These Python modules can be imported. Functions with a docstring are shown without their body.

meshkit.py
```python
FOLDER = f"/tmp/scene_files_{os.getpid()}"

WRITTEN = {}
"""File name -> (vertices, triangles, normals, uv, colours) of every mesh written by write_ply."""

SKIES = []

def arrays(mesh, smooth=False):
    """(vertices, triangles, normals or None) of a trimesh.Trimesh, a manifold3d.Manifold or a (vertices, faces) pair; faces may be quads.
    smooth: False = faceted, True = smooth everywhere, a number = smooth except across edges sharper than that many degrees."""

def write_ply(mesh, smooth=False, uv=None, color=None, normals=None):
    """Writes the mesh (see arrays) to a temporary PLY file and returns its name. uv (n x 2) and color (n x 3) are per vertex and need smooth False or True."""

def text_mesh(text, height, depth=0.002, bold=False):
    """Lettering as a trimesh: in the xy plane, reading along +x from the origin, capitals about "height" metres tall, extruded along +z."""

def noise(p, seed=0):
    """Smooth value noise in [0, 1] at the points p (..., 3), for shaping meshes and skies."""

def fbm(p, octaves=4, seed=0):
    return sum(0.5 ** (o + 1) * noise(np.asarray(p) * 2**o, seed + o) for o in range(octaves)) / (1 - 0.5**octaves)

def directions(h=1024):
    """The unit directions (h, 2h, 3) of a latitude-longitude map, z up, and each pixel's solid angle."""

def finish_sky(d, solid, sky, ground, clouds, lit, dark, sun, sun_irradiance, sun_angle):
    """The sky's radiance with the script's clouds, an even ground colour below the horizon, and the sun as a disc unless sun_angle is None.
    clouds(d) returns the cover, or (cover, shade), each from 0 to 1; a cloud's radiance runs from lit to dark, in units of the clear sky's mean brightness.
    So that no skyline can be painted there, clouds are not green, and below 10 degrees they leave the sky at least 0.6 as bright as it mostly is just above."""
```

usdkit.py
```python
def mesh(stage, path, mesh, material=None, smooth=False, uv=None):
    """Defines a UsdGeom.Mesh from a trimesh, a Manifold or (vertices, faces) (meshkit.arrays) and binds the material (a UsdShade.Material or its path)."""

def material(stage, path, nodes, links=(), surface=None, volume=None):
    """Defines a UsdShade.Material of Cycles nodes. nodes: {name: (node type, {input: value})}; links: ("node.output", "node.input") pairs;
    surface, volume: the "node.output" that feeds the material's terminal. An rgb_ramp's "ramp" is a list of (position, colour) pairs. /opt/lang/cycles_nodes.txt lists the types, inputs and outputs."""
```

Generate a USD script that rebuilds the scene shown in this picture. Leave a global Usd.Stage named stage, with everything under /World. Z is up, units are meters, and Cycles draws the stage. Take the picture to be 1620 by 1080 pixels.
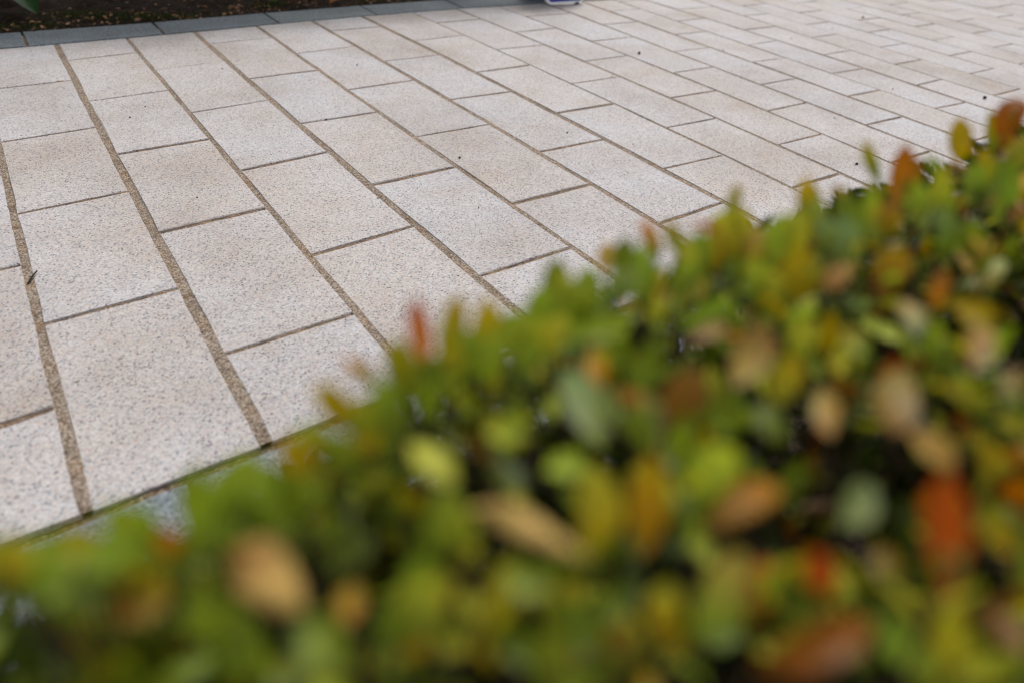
import math, random
import numpy as np, trimesh, usdkit
from pxr import Usd, UsdGeom, UsdLux, UsdShade, Gf, Sdf, Vt

stage = Usd.Stage.CreateInMemory()
UsdGeom.SetStageUpAxis(stage, UsdGeom.Tokens.z)
UsdGeom.SetStageMetersPerUnit(stage, 1.0)
world = UsdGeom.Xform.Define(stage, '/World')
stage.SetDefaultPrim(world.GetPrim())
UsdGeom.Scope.Define(stage, '/World/Looks')

# ------------------------------------------------------------------ camera
CAM = np.array([0.1357, 0.0, 0.9434])
RIGHT = np.array([0.8176094731572606, -0.5717803606138148, 0.0676902402111459])
UP = np.array([0.3085643789059686, 0.5343852461763354, 0.7869056059905987])
FWD = np.array([0.48610983684130543, 0.6224946810097203, -0.6133494914326791])
cam = UsdGeom.Camera.Define(stage, '/World/camera')
mat = Gf.Matrix4d(*RIGHT, 0, *UP, 0, *(-FWD), 0, *CAM, 1)
cam.AddTransformOp().Set(mat)
cam.CreateFocalLengthAttr(23.063)
cam.CreateHorizontalApertureAttr(36.0)
cam.CreateVerticalApertureAttr(24.0)
cam.CreateClippingRangeAttr(Gf.Vec2f(0.02, 500))
cam.CreateFStopAttr(1.5)
cam.CreateFocusDistanceAttr(2.0)
cam.CreateExposureAttr(0.68)

# ------------------------------------------------------------------ sky and veiled sun
SUN_DIR = np.array([0.62, 0.55, 1.15]); SUN_DIR /= np.linalg.norm(SUN_DIR)
SUN_EL = math.asin(SUN_DIR[2]); SUN_ROT = math.atan2(SUN_DIR[0], SUN_DIR[1])
skymat = usdkit.material(stage, '/World/Looks/overcast_sky', {
    'sky': ('sky_texture', {'sky_type': 'single_scattering', 'sun_disc': False, 'sun_elevation': SUN_EL, 'sun_rotation': SUN_ROT, 'aerosol_density': 2.0}),
    'tc': ('texture_coordinate', {}),
    'n': ('noise_texture', {'scale': 2.2, 'detail': 5.0, 'roughness': 0.55}),
    'r': ('rgb_ramp', {'ramp': [(0.25, (0.72, 0.72, 0.72)), (0.7, (0.97, 0.97, 0.97))]}),
    'bw': ('rgb_to_bw', {}),
    'cl': ('mix', {'mix_type': 'multiply', 'fac': 1.0, 'color2': (1.02, 1.0, 0.985)}),
    'm': ('mix', {'mix_type': 'mix'}),
    'bg': ('background_shader', {'strength': 0.11}),
}, [('tc.generated', 'n.vector'), ('n.fac', 'r.fac'), ('sky.color', 'bw.color'), ('bw.val', 'cl.color1'), ('sky.color', 'm.color1'), ('cl.color', 'm.color2'), ('r.color', 'm.fac'), ('m.color', 'bg.color')], surface='bg.background')
dome = UsdLux.DomeLight.Define(stage, '/World/sky')
UsdShade.MaterialBindingAPI.Apply(dome.GetPrim()).Bind(skymat)
dome.GetPrim().SetCustomDataByKey('kind', 'structure')
sun = UsdLux.DistantLight.Define(stage, '/World/sun')
sun.CreateNormalizeAttr(True); sun.CreateIntensityAttr(0.40); sun.CreateAngleAttr(18.0)
sun.CreateColorAttr(Gf.Vec3f(1.0, 0.975, 0.94))
zax = SUN_DIR; xax = np.cross([0, 0, 1.0], zax); xax /= np.linalg.norm(xax); yax = np.cross(zax, xax)
sun.AddTransformOp().Set(Gf.Matrix4d(*xax, 0, *yax, 0, *zax, 0, 0, 0, 10, 1))
# ------------------------------------------------------------------ measured layout, in metres
STRIPS= {"-1": [[1.825, 1.835], [1.225, 1.235]], "0": [[3.316, 3.326], [2.718, 2.74], [2.134, 2.154], [1.538, 1.545]], "1": [[3.625, 3.655], [3.034, 3.057], [2.455, 2.465], [1.849, 1.863], [1.237, 1.241]], "2": [[3.351, 3.384], [2.757, 2.784], [2.156, 2.182], [1.542, 1.56]], "3": [[3.084, 3.097], [2.48, 2.481], [1.866, 1.872], [1.234, 1.235]], "4": [[3.394, 3.424], [2.786, 2.8], [2.177, 2.175], [1.544, 1.543]], "5": [[3.12, 3.126], [2.497, 2.486], [1.853, 1.846], [1.218, 1.225]], "6": [[3.408, 3.424], [2.791, 2.798], [2.164, 2.156], [1.524, 1.512]], "7": [[3.735, 3.736], [3.109, 3.102], [2.471, 2.465], [1.829, 1.819], [1.185, 1.181]], "8": [[3.388, 3.394], [2.751, 2.751], [2.112, 2.098], [1.483, 1.479]], "9": [[3.066, 3.06], [2.402, 2.398], [1.783, 1.779]], "10": [[3.369, 3.36], [2.718, 2.701], [2.071, 2.066], [1.457, 1.446]], "11": [[3.673, 3.655], [3.012, 3.0], [2.38, 2.363], [1.753, 1.742]], "12": [[3.28, 3.282], [2.652, 2.662], [2.042, 2.032], [1.44, 1.422]], "13": [[2.943, 2.94], [2.319, 2.316], [1.705, 1.706]], "14": [[2.633, 2.629], [2.005, 2.001], [1.413, 1.409]], "15": [[2.9, 2.896], [2.293, 2.289], [1.697, 1.693]], "16": [[2.58, 2.576], [1.979, 1.975]], "17": [[2.85, 2.846], [2.263, 2.259]], "18": [[3.157, 3.153], [2.558, 2.554], [1.975, 1.971]], "19": [[2.848, 2.844], [2.267, 2.263]], "20": [[2.55, 2.546], [1.96, 1.956]], "21": [[2.798, 2.794], [2.2, 2.196]], "22": [[2.505, 2.501], [1.9, 1.896]], "23": [[2.739, 2.735], [2.15, 2.146]]}
JOINTS= {"0": [-0.0034, 0.0038, 0.005, 0.0247], "1": [0.303, 0.0047, 0.0013, 0.0322], "2": [0.6204, -0.0015, 0.0006, 0.0215], "3": [0.9476, -0.01, 0.004, 0.0304], "4": [1.2826, -0.0078, 0.0018, 0.0218], "5": [1.6265, -0.0068, -0.0052, 0.0275], "6": [1.9536, -0.0031, -0.0096, 0.0311], "7": [2.2877, 0.0041, -0.0107, 0.0139], "8": [2.6008, 0.0186, -0.0148, 0.0214], "9": [2.9152, 0.028, -0.0186, 0.017], "10": [3.2255, 0.049, -0.0052, 0.025], "11": [3.5273, 0.0513, -0.0026, 0.0321], "12": [3.8174, 0.0501, 0.0001, 0.0095], "13": [4.1233, 0.0615, -0.0244, 0.0358], "14": [4.419, 0.0934, 0.0061, 0.015]}
HERO= [[0.0763, 0.2184, 0.7009, 0.1, 0.2123, 0.7217, 0.014, "S", "Y", "u"],
[0.0567, 0.2398, 0.6822, 0.0776, 0.2341, 0.7002, 0.0141, "S", "S", "u"],
[0.1244, 0.2068, 0.6999, 0.1084, 0.2189, 0.7222, 0.014, "S", "S", "u"],
[0.1281, 0.1963, 0.7022, 0.124, 0.2055, 0.7133, 0.0076, "O", "O", "u"],
[0.1413, 0.2046, 0.6951, 0.1673, 0.2143, 0.7262, 0.0179, "S", "S", "u"],
[0.1342, 0.2196, 0.6963, 0.1474, 0.2286, 0.7148, 0.0111, "S", "S", "u"],
[0.1859, 0.2009, 0.7103, 0.181, 0.2154, 0.7271, 0.0134, "OL", "OL", "u"],
[0.1777, 0.1903, 0.6942, 0.1707, 0.2097, 0.7164, 0.0182, "G", "S", "u"],
[0.2139, 0.2216, 0.7081, 0.2055, 0.2385, 0.7287, 0.0139, "OL", "OL", "u"],
[0.2384, 0.2374, 0.7119, 0.2251, 0.249, 0.73, 0.0089, "G", "O", "u"],
[0.2286, 0.2038, 0.7064, 0.232, 0.2248, 0.7305, 0.0159, "G", "S", "u"],
[0.2486, 0.2252, 0.7044, 0.2525, 0.2491, 0.7318, 0.0165, "G", "OL", "u"],
[0.2644, 0.236, 0.7134, 0.2709, 0.2613, 0.7431, 0.0115, "O", "R", "u"],
[0.2755, 0.239, 0.7086, 0.2963, 0.2569, 0.7398, 0.014, "G", "OL", "u"],
[0.2926, 0.2149, 0.7008, 0.308, 0.2462, 0.7405, 0.0195, "Y", "OL", "u"],
[0.3545, 0.2439, 0.714, 0.3685, 0.262, 0.7396, 0.0178, "G", "G", "u"],
[0.409, 0.2409, 0.7214, 0.4213, 0.2562, 0.7431, 0.0146, "G", "G", "u"],
[0.4344, 0.2809, 0.6988, 0.4434, 0.292, 0.7146, 0.0136, "T", "T", "u"],
[0.4469, 0.2468, 0.7228, 0.4444, 0.266, 0.7446, 0.008, "G", "O", "u"],
[0.4572, 0.2393, 0.7272, 0.4573, 0.2554, 0.7455, 0.0105, "G", "OL", "u"],
[0.4832, 0.23, 0.7436, 0.466, 0.2426, 0.7461, 0.0042, "B", "R", "f"],
[0.5163, 0.2511, 0.7356, 0.532, 0.2596, 0.7555, 0.0086, "G", "OL", "u"],
[0.4887, 0.2162, 0.7104, 0.5057, 0.246, 0.7487, 0.0218, "S", "Y", "u"],
[0.5062, 0.215, 0.7211, 0.52, 0.2247, 0.7397, 0.0174, "T", "T", "u"],
[0.5717, 0.2129, 0.7262, 0.5812, 0.2403, 0.7587, 0.0166, "G", "OL", "u"],
[0.6172, 0.2186, 0.7406, 0.5924, 0.2259, 0.7545, 0.0083, "G", "B", "u"],
[0.6794, 0.2293, 0.7366, 0.6768, 0.2544, 0.7651, 0.0102, "G", "OL", "u"],
[0.6737, 0.2079, 0.7305, 0.6985, 0.2314, 0.7666, 0.0172, "O", "OR", "u"],
[0.7071, 0.2127, 0.7333, 0.7188, 0.2271, 0.7529, 0.0104, "OL", "OR", "u"],
[0.7735, 0.215, 0.7431, 0.792, 0.2368, 0.7728, 0.0176, "OL", "OL", "u"],
[0.8403, 0.2096, 0.7507, 0.8665, 0.2263, 0.7828, 0.0229, "OR", "OR", "u"],
[0.8344, 0.2075, 0.7364, 0.85, 0.2362, 0.7717, 0.0098, "G", "OL", "u"],
[0.735, 0.2025, 0.7289, 0.7274, 0.2243, 0.7535, 0.0157, "G", "S", "u"],
[0.7487, 0.1814, 0.7177, 0.7757, 0.1825, 0.7567, 0.0166, "G", "L", "u"],
[0.7917, 0.1744, 0.7402, 0.8152, 0.1891, 0.7693, 0.0182, "G", "OL", "u"],
[0.3189, 0.1876, 0.7255, 0.2992, 0.135, 0.7299, 0.0199, "L", "L", "f"],
[0.3441, 0.1897, 0.7242, 0.3232, 0.1629, 0.7265, 0.0125, "OL", "O", "f"],
[0.3504, 0.1374, 0.7087, 0.371, 0.1473, 0.7347, 0.02, "B", "B", "u"],
[0.3398, 0.1383, 0.7287, 0.3248, 0.1566, 0.7317, 0.0105, "L", "R", "f"],
[0.3713, 0.1243, 0.7386, 0.4236, 0.1464, 0.7432, 0.0191, "T", "B", "f"],
[0.3884, 0.1672, 0.7299, 0.4147, 0.1638, 0.7326, 0.0099, "B", "T", "f"],
[0.4085, 0.1876, 0.7162, 0.4274, 0.1715, 0.7435, 0.0122, "S", "S", "u"],
[0.3169, 0.0999, 0.721, 0.3358, 0.094, 0.7424, 0.0204, "S", "BG", "u"],
[0.2703, 0.1019, 0.7112, 0.28, 0.1233, 0.7387, 0.0173, "OL", "Y", "u"],
[0.2905, 0.0939, 0.7016, 0.3087, 0.1165, 0.7356, 0.0164, "O", "OL", "u"],
[0.3068, 0.0791, 0.7238, 0.3486, 0.0773, 0.7282, 0.0153, "B", "O", "f"],
[0.2817, 0.0534, 0.7086, 0.303, 0.0631, 0.7352, 0.0158, "S", "T", "u"],
[0.3297, 0.0347, 0.7164, 0.3296, 0.049, 0.732, 0.0113, "R", "R", "u"],
[0.3538, 0.0093, 0.736, 0.3687, 0.0337, 0.7696, 0.0135, "R", "R", "u"],
[0.4133, 0.0654, 0.7364, 0.4571, 0.0879, 0.7405, 0.02, "B", "T", "f"],
[0.3943, 0.082, 0.7298, 0.4174, 0.1045, 0.7328, 0.0115, "T", "T", "f"],
[0.4271, 0.0398, 0.7301, 0.4252, 0.0626, 0.7333, 0.0137, "T", "T", "f"],
[0.3528, 0.0212, 0.7171, 0.3677, 0.0349, 0.7195, 0.011, "G", "B", "f"],
[0.285, 0.0346, 0.7115, 0.3344, 0.0196, 0.7173, 0.0148, "OR", "OR", "f"],
[0.3799, -0.0018, 0.7169, 0.3703, -0.0195, 0.7197, 0.012, "B", "B", "f"],
[0.1791, 0.1395, 0.7146, 0.1697, 0.1265, 0.7163, 0.009, "OL", "O", "f"],
[0.2317, 0.1523, 0.7267, 0.2248, 0.1803, 0.73, 0.0155, "Y", "BG", "f"],
[0.2782, 0.1665, 0.7248, 0.2568, 0.1685, 0.7271, 0.0126, "S", "BG", "f"],
[0.2857, 0.1296, 0.7255, 0.267, 0.1376, 0.7278, 0.0125, "S", "BG", "f"],
[0.2152, 0.1353, 0.7073, 0.2262, 0.1513, 0.7301, 0.0161, "G", "S", "u"],
[0.2229, 0.1296, 0.7148, 0.2273, 0.1422, 0.7302, 0.0127, "Y", "S", "u"],
[0.188, 0.1562, 0.7156, 0.2018, 0.1777, 0.7185, 0.0114, "L", "L", "f"],
[0.1822, 0.1162, 0.7066, 0.2041, 0.1154, 0.7286, 0.0187, "G", "Y", "u"],
[0.2141, 0.0984, 0.7065, 0.2325, 0.1083, 0.7305, 0.0146, "OL", "Y", "u"],
[0.2342, 0.0838, 0.7059, 0.2449, 0.0916, 0.7213, 0.0109, "G", "G", "u"],
[0.1007, 0.182, 0.6997, 0.1212, 0.1914, 0.7031, 0.019, "B", "OL", "f"],
[0.0866, 0.1933, 0.6961, 0.0915, 0.2053, 0.7111, 0.0125, "S", "S", "u"],
[0.1407, 0.1431, 0.6775, 0.1315, 0.1669, 0.7038, 0.0192, "G", "S", "u"],
[0.354, 0.0503, 0.7279, 0.3823, 0.0543, 0.7305, 0.0148, "L", "L", "f"],
[0.4762, 0.0464, 0.7328, 0.4705, 0.0707, 0.7364, 0.0135, "G", "OL", "f"],
[0.4893, 0.0966, 0.7414, 0.5131, 0.12, 0.7442, 0.0132, "L", "T", "f"],
[0.4894, 0.1653, 0.7217, 0.5033, 0.185, 0.7486, 0.0239, "OL", "OL", "u"],
[0.4932, 0.1579, 0.7375, 0.5288, 0.1623, 0.7403, 0.0137, "B", "T", "f"],
[0.5486, 0.1461, 0.7265, 0.5659, 0.1503, 0.7477, 0.0204, "B", "OL", "u"],
[0.5503, 0.1131, 0.7288, 0.5647, 0.1223, 0.7476, 0.0101, "O", "B", "u"],
[0.531, 0.0768, 0.743, 0.5396, 0.1, 0.746, 0.0154, "OL", "OL", "f"],
[0.4911, 0.0673, 0.7375, 0.5366, 0.0816, 0.7408, 0.0114, "B", "T", "f"],
[0.4259, 0.105, 0.738, 0.4568, 0.1167, 0.7405, 0.0102, "Y", "BG", "f"],
[0.4822, 0.0457, 0.7369, 0.5166, 0.0556, 0.7394, 0.0113, "G", "B", "f"],
[0.3887, 0.2321, 0.7165, 0.4065, 0.2308, 0.7371, 0.017, "L", "L", "u"],
[0.3369, 0.2045, 0.7257, 0.3757, 0.199, 0.73, 0.0143, "S", "S", "f"],
[0.3247, 0.2179, 0.7123, 0.3432, 0.2165, 0.7329, 0.0155, "Y", "Y", "u"],
[0.3032, 0.2062, 0.7119, 0.3188, 0.213, 0.7313, 0.0136, "S", "S", "u"],
[0.2215, 0.1824, 0.6765, 0.2111, 0.2115, 0.7091, 0.021, "G", "G", "u"],
[0.4241, 0.2134, 0.7206, 0.4399, 0.2126, 0.7393, 0.0156, "G", "S", "u"],
[0.4588, 0.1718, 0.7197, 0.4766, 0.1797, 0.7418, 0.0155, "G", "Y", "u"],
[0.5656, 0.1775, 0.7213, 0.5718, 0.2004, 0.7481, 0.0185, "L", "L", "u"],
[0.6046, 0.1765, 0.7262, 0.6092, 0.1975, 0.7506, 0.0173, "L", "Y", "u"],
[0.6463, 0.1498, 0.7232, 0.6477, 0.172, 0.7482, 0.0165, "G", "L", "u"],
[0.6542, 0.1263, 0.7228, 0.6486, 0.1496, 0.7482, 0.0169, "G", "G", "u"],
[0.4111, 0.1188, 0.7119, 0.4281, 0.1276, 0.7335, 0.0149, "Y", "OL", "u"],
[0.3538, 0.1657, 0.7109, 0.3672, 0.175, 0.7295, 0.0136, "S", "G", "u"],
[0.2622, 0.1434, 0.71, 0.2638, 0.1662, 0.7126, 0.013, "D", "L", "f"],
[0.3836, 0.0967, 0.7181, 0.3901, 0.1202, 0.721, 0.0129, "G", "L", "f"],
[0.1753, 0.1571, 0.7052, 0.1972, 0.1621, 0.7081, 0.0133, "G", "D", "f"],
[0.1528, 0.1285, 0.697, 0.1693, 0.134, 0.7163, 0.0161, "L", "G", "u"],
[0.2437, 0.0667, 0.694, 0.2597, 0.0711, 0.7123, 0.0166, "G", "B", "u"],
[0.2672, 0.0642, 0.7087, 0.2773, 0.0718, 0.7235, 0.0129, "OL", "Y", "u"],
[0.071, 0.1864, 0.6815, 0.0705, 0.2029, 0.6997, 0.0141, "D", "D", "u"],
[0.0966, 0.1715, 0.6757, 0.0925, 0.1853, 0.6912, 0.0144, "OL", "D", "u"],
[0.3231, 0.0336, 0.6949, 0.3253, 0.0529, 0.7167, 0.0112, "G", "D", "u"],
[0.41, 0.0033, 0.7202, 0.4281, 0.0235, 0.7235, 0.0124, "OL", "G", "f"],
[0.4683, 0.0275, 0.7071, 0.4614, 0.0458, 0.7258, 0.0123, "OL", "OL", "u"],
[0.3658, 0.0851, 0.7084, 0.3906, 0.0808, 0.711, 0.0122, "G", "D", "f"],
[0.5064, 0.0794, 0.7074, 0.5227, 0.0911, 0.7298, 0.013, "D", "G", "u"],
[0.4135, 0.0321, 0.6963, 0.4062, 0.0478, 0.7121, 0.0117, "D", "D", "u"],
[0.2245, 0.112, 0.7059, 0.2183, 0.0787, 0.7096, 0.0134, "G", "G", "f"],
[0.0905, 0.2061, 0.7067, 0.0874, 0.2183, 0.7208, 0.0134, "S", "S", "u"],
[0.0881, 0.2049, 0.7194, 0.105, 0.209, 0.722, 0.015, "S", "OL", "f"],
[0.0979, 0.1937, 0.7198, 0.1176, 0.199, 0.7228, 0.015, "S", "S", "f"],
[0.0736, 0.21, 0.7186, 0.0884, 0.2124, 0.7209, 0.0142, "OL", "S", "f"],
[0.1051, 0.2046, 0.7015, 0.1253, 0.2084, 0.7234, 0.015, "S", "S", "u"],
[0.1327, 0.2033, 0.6987, 0.1576, 0.2072, 0.7255, 0.0174, "S", "S", "u"],
[0.0797, 0.1913, 0.7188, 0.0931, 0.2002, 0.7212, 0.0148, "G", "S", "f"],
[0.1641, 0.1964, 0.7101, 0.1647, 0.2105, 0.726, 0.015, "S", "S", "u"],
[0.1954, 0.2066, 0.7139, 0.1887, 0.2174, 0.7276, 0.0141, "OL", "S", "u"],
[0.2194, 0.208, 0.712, 0.2173, 0.2217, 0.7275, 0.0137, "S", "OL", "u"],
[0.3316, 0.2307, 0.7146, 0.3466, 0.2438, 0.7371, 0.0169, "S", "S", "u"],
[0.3558, 0.2311, 0.7122, 0.3639, 0.2528, 0.7383, 0.0167, "S", "Y", "u"],
[0.5, 0.2229, 0.7187, 0.5173, 0.2438, 0.7485, 0.0176, "Y", "Y", "u"],
[0.5551, 0.2039, 0.7283, 0.5698, 0.22, 0.752, 0.0152, "OL", "S", "u"],
[0.1121, 0.2011, 0.7088, 0.1159, 0.2126, 0.7227, 0.0129, "S", "Y", "u"],
[0.076, 0.2189, 0.7091, 0.0729, 0.2276, 0.7199, 0.0129, "OL", "S", "u"],
[0.152, 0.2057, 0.7081, 0.1555, 0.2168, 0.7214, 0.0146, "S", "S", "u"],
[0.1326, 0.1886, 0.7039, 0.1446, 0.1966, 0.7206, 0.0142, "G", "S", "u"],
[0.1146, 0.1922, 0.7077, 0.1164, 0.2018, 0.7188, 0.0132, "G", "S", "u"],
[0.0975, 0.1952, 0.7033, 0.1009, 0.2054, 0.7157, 0.013, "G", "S", "u"],
[0.0714, 0.2101, 0.7037, 0.0742, 0.2185, 0.7139, 0.0128, "D", "G", "u"],
[0.156, 0.1861, 0.7061, 0.1694, 0.1874, 0.7203, 0.014, "G", "S", "u"],
[0.175, 0.1862, 0.7074, 0.1883, 0.1915, 0.7236, 0.0146, "S", "G", "u"],
[0.1994, 0.1956, 0.7094, 0.2014, 0.2087, 0.7244, 0.0143, "G", "S", "u"],
[0.2138, 0.1999, 0.7096, 0.2166, 0.2136, 0.7254, 0.0136, "OL", "S", "u"],
[0.251, 0.216, 0.7062, 0.2658, 0.2289, 0.7287, 0.0156, "G", "G", "u"],
[0.2811, 0.2218, 0.71, 0.2913, 0.2366, 0.7304, 0.015, "G", "S", "u"],
[0.3138, 0.2214, 0.7143, 0.3175, 0.2376, 0.7332, 0.0155, "S", "S", "u"],
[0.3646, 0.2284, 0.7201, 0.3754, 0.239, 0.737, 0.0159, "S", "S", "u"],
[0.4617, 0.2211, 0.721, 0.4705, 0.2391, 0.7434, 0.0142, "G", "S", "u"],
[0.5276, 0.2078, 0.7288, 0.5371, 0.2222, 0.7478, 0.0149, "Y", "S", "u"],
[0.5836, 0.2023, 0.7344, 0.5945, 0.214, 0.7516, 0.0137, "G", "G", "u"],
[0.3645, 0.2266, 0.7119, 0.3817, 0.2441, 0.7394, 0.0176, "S", "S", "u"],
[0.41, 0.2258, 0.7155, 0.4243, 0.2451, 0.7423, 0.016, "S", "S", "u"],
[0.4435, 0.2147, 0.7182, 0.4541, 0.2354, 0.7443, 0.0155, "S", "Y", "u"],
[0.4857, 0.224, 0.7197, 0.496, 0.2462, 0.7471, 0.0164, "OL", "Y", "u"],
[0.5112, 0.1994, 0.7255, 0.5191, 0.2184, 0.7486, 0.0153, "S", "S", "u"],
[0.5306, 0.2013, 0.7263, 0.5453, 0.2177, 0.7504, 0.0148, "Y", "Y", "u"],
[0.5446, 0.1871, 0.7298, 0.5531, 0.2041, 0.7509, 0.0138, "G", "L", "u"],
[0.58, 0.1899, 0.7287, 0.5913, 0.2092, 0.7534, 0.0144, "S", "G", "u"],
[0.6058, 0.1873, 0.7231, 0.6239, 0.2111, 0.7556, 0.014, "S", "S", "u"],
[0.6021, 0.1766, 0.7319, 0.6173, 0.192, 0.7552, 0.0145, "OL", "B", "u"],
[0.6429, 0.1772, 0.7341, 0.6576, 0.1937, 0.7578, 0.0141, "S", "S", "u"],
[0.6776, 0.1748, 0.7321, 0.6927, 0.1959, 0.7602, 0.0146, "S", "Y", "u"],
[0.7111, 0.1693, 0.7375, 0.727, 0.1867, 0.7625, 0.0149, "G", "S", "u"],
[0.7493, 0.177, 0.7394, 0.757, 0.1981, 0.7645, 0.0134, "S", "OL", "u"],
[0.7462, 0.154, 0.7335, 0.7538, 0.1802, 0.7643, 0.0161, "S", "G", "u"],
[0.2855, 0.2163, 0.7121, 0.3037, 0.2236, 0.7342, 0.0155, "S", "S", "u"],
[0.2672, 0.215, 0.7126, 0.275, 0.2304, 0.7323, 0.0151, "S", "OL", "u"],
[0.3182, 0.2158, 0.7165, 0.3205, 0.2323, 0.7354, 0.016, "Y", "S", "u"],
[0.2369, 0.0942, 0.724, 0.2259, 0.1074, 0.7261, 0.0141, "S", "S", "f"],
[0.198, 0.1199, 0.71, 0.202, 0.1317, 0.7245, 0.0139, "S", "S", "u"],
[0.1655, 0.109, 0.7168, 0.1561, 0.1292, 0.7194, 0.0145, "G", "S", "f"],
[0.2282, 0.0695, 0.7096, 0.2229, 0.0832, 0.7239, 0.0146, "S", "G", "u"],
[0.1318, 0.1536, 0.7012, 0.1281, 0.1684, 0.7175, 0.0152, "S", "G", "u"],
[0.3228, 0.1349, 0.7169, 0.3262, 0.1465, 0.7307, 0.0127, "G", "S", "u"],
[0.3573, 0.1148, 0.7205, 0.3563, 0.126, 0.7328, 0.0121, "G", "G", "u"],
[0.4535, 0.1048, 0.7392, 0.4583, 0.1239, 0.7416, 0.0138, "S", "OL", "f"],
[0.4377, 0.135, 0.7244, 0.4516, 0.1351, 0.7411, 0.0139, "Y", "Y", "u"],
[0.4698, 0.1828, 0.7259, 0.4743, 0.1978, 0.7436, 0.015, "S", "Y", "u"]]
DRY= [["curled pale tan dead leaf arching over the green shoots at the middle of the hedge", [0.2296, 0.1389, 0.7262, 0.2519, 0.0937, 0.7318, 0.0099, "T", "T", "f"]], ["broad tan-orange dead leaf lying flat near the lower left of the hedge top", [0.1454, 0.1748, 0.7216, 0.1581, 0.1335, 0.7255, 0.0184, "B", "T", "f"]]]

# ------------------------------------------------------------------ helpers
USED = {}
def numbered(parent, name):
    k = parent + '/' + name
    n = USED.get(k, 0); USED[k] = n + 1
    return k if n == 0 else '%s_%03d' % (k, n)
def tag(p, label=None, cat=None, group=None, kind=None):
    p = p.GetPrim() if hasattr(p, 'GetPrim') else p
    for k, v in (('label', label), ('category', cat), ('group', group), ('kind', kind)):
        if v: p.SetCustomDataByKey(k, v)
    return p
def thing(name, label=None, cat=None, loc=(0, 0, 0), rz=0, group=None, kind=None):
    x = UsdGeom.Xform.Define(stage, numbered('/World', name))
    x.AddTranslateOp().Set(Gf.Vec3d(*map(float, loc)))
    if rz: x.AddRotateZOp().Set(float(math.degrees(rz)))
    tag(x, label, cat, group, kind)
    return x
def obj(name, mesh, m, parent=None, smooth=False, col=None, **t):
    path = numbered(str(parent.GetPath()) if parent is not None else '/World', name)
    p = usdkit.mesh(stage, path, mesh, m, smooth=smooth)
    if col is not None:
        UsdGeom.PrimvarsAPI(p).CreatePrimvar('tint', Sdf.ValueTypeNames.Color3fArray, 'vertex').Set(Vt.Vec3fArray.FromNumpy(np.asarray(col, np.float32)))
    if t: tag(p, **t)
    return p
def join(parts):
    V, F, n = [], [], 0
    for v, f in parts:
        V.append(np.asarray(v, float)); F.append(np.asarray(f, int) + n); n += len(v)
    return np.vstack(V), np.vstack(F)
def mat_(name, nodes, links, surface='p.BSDF'):
    return usdkit.material(stage, '/World/Looks/' + name, nodes, links, surface=surface)
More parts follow.
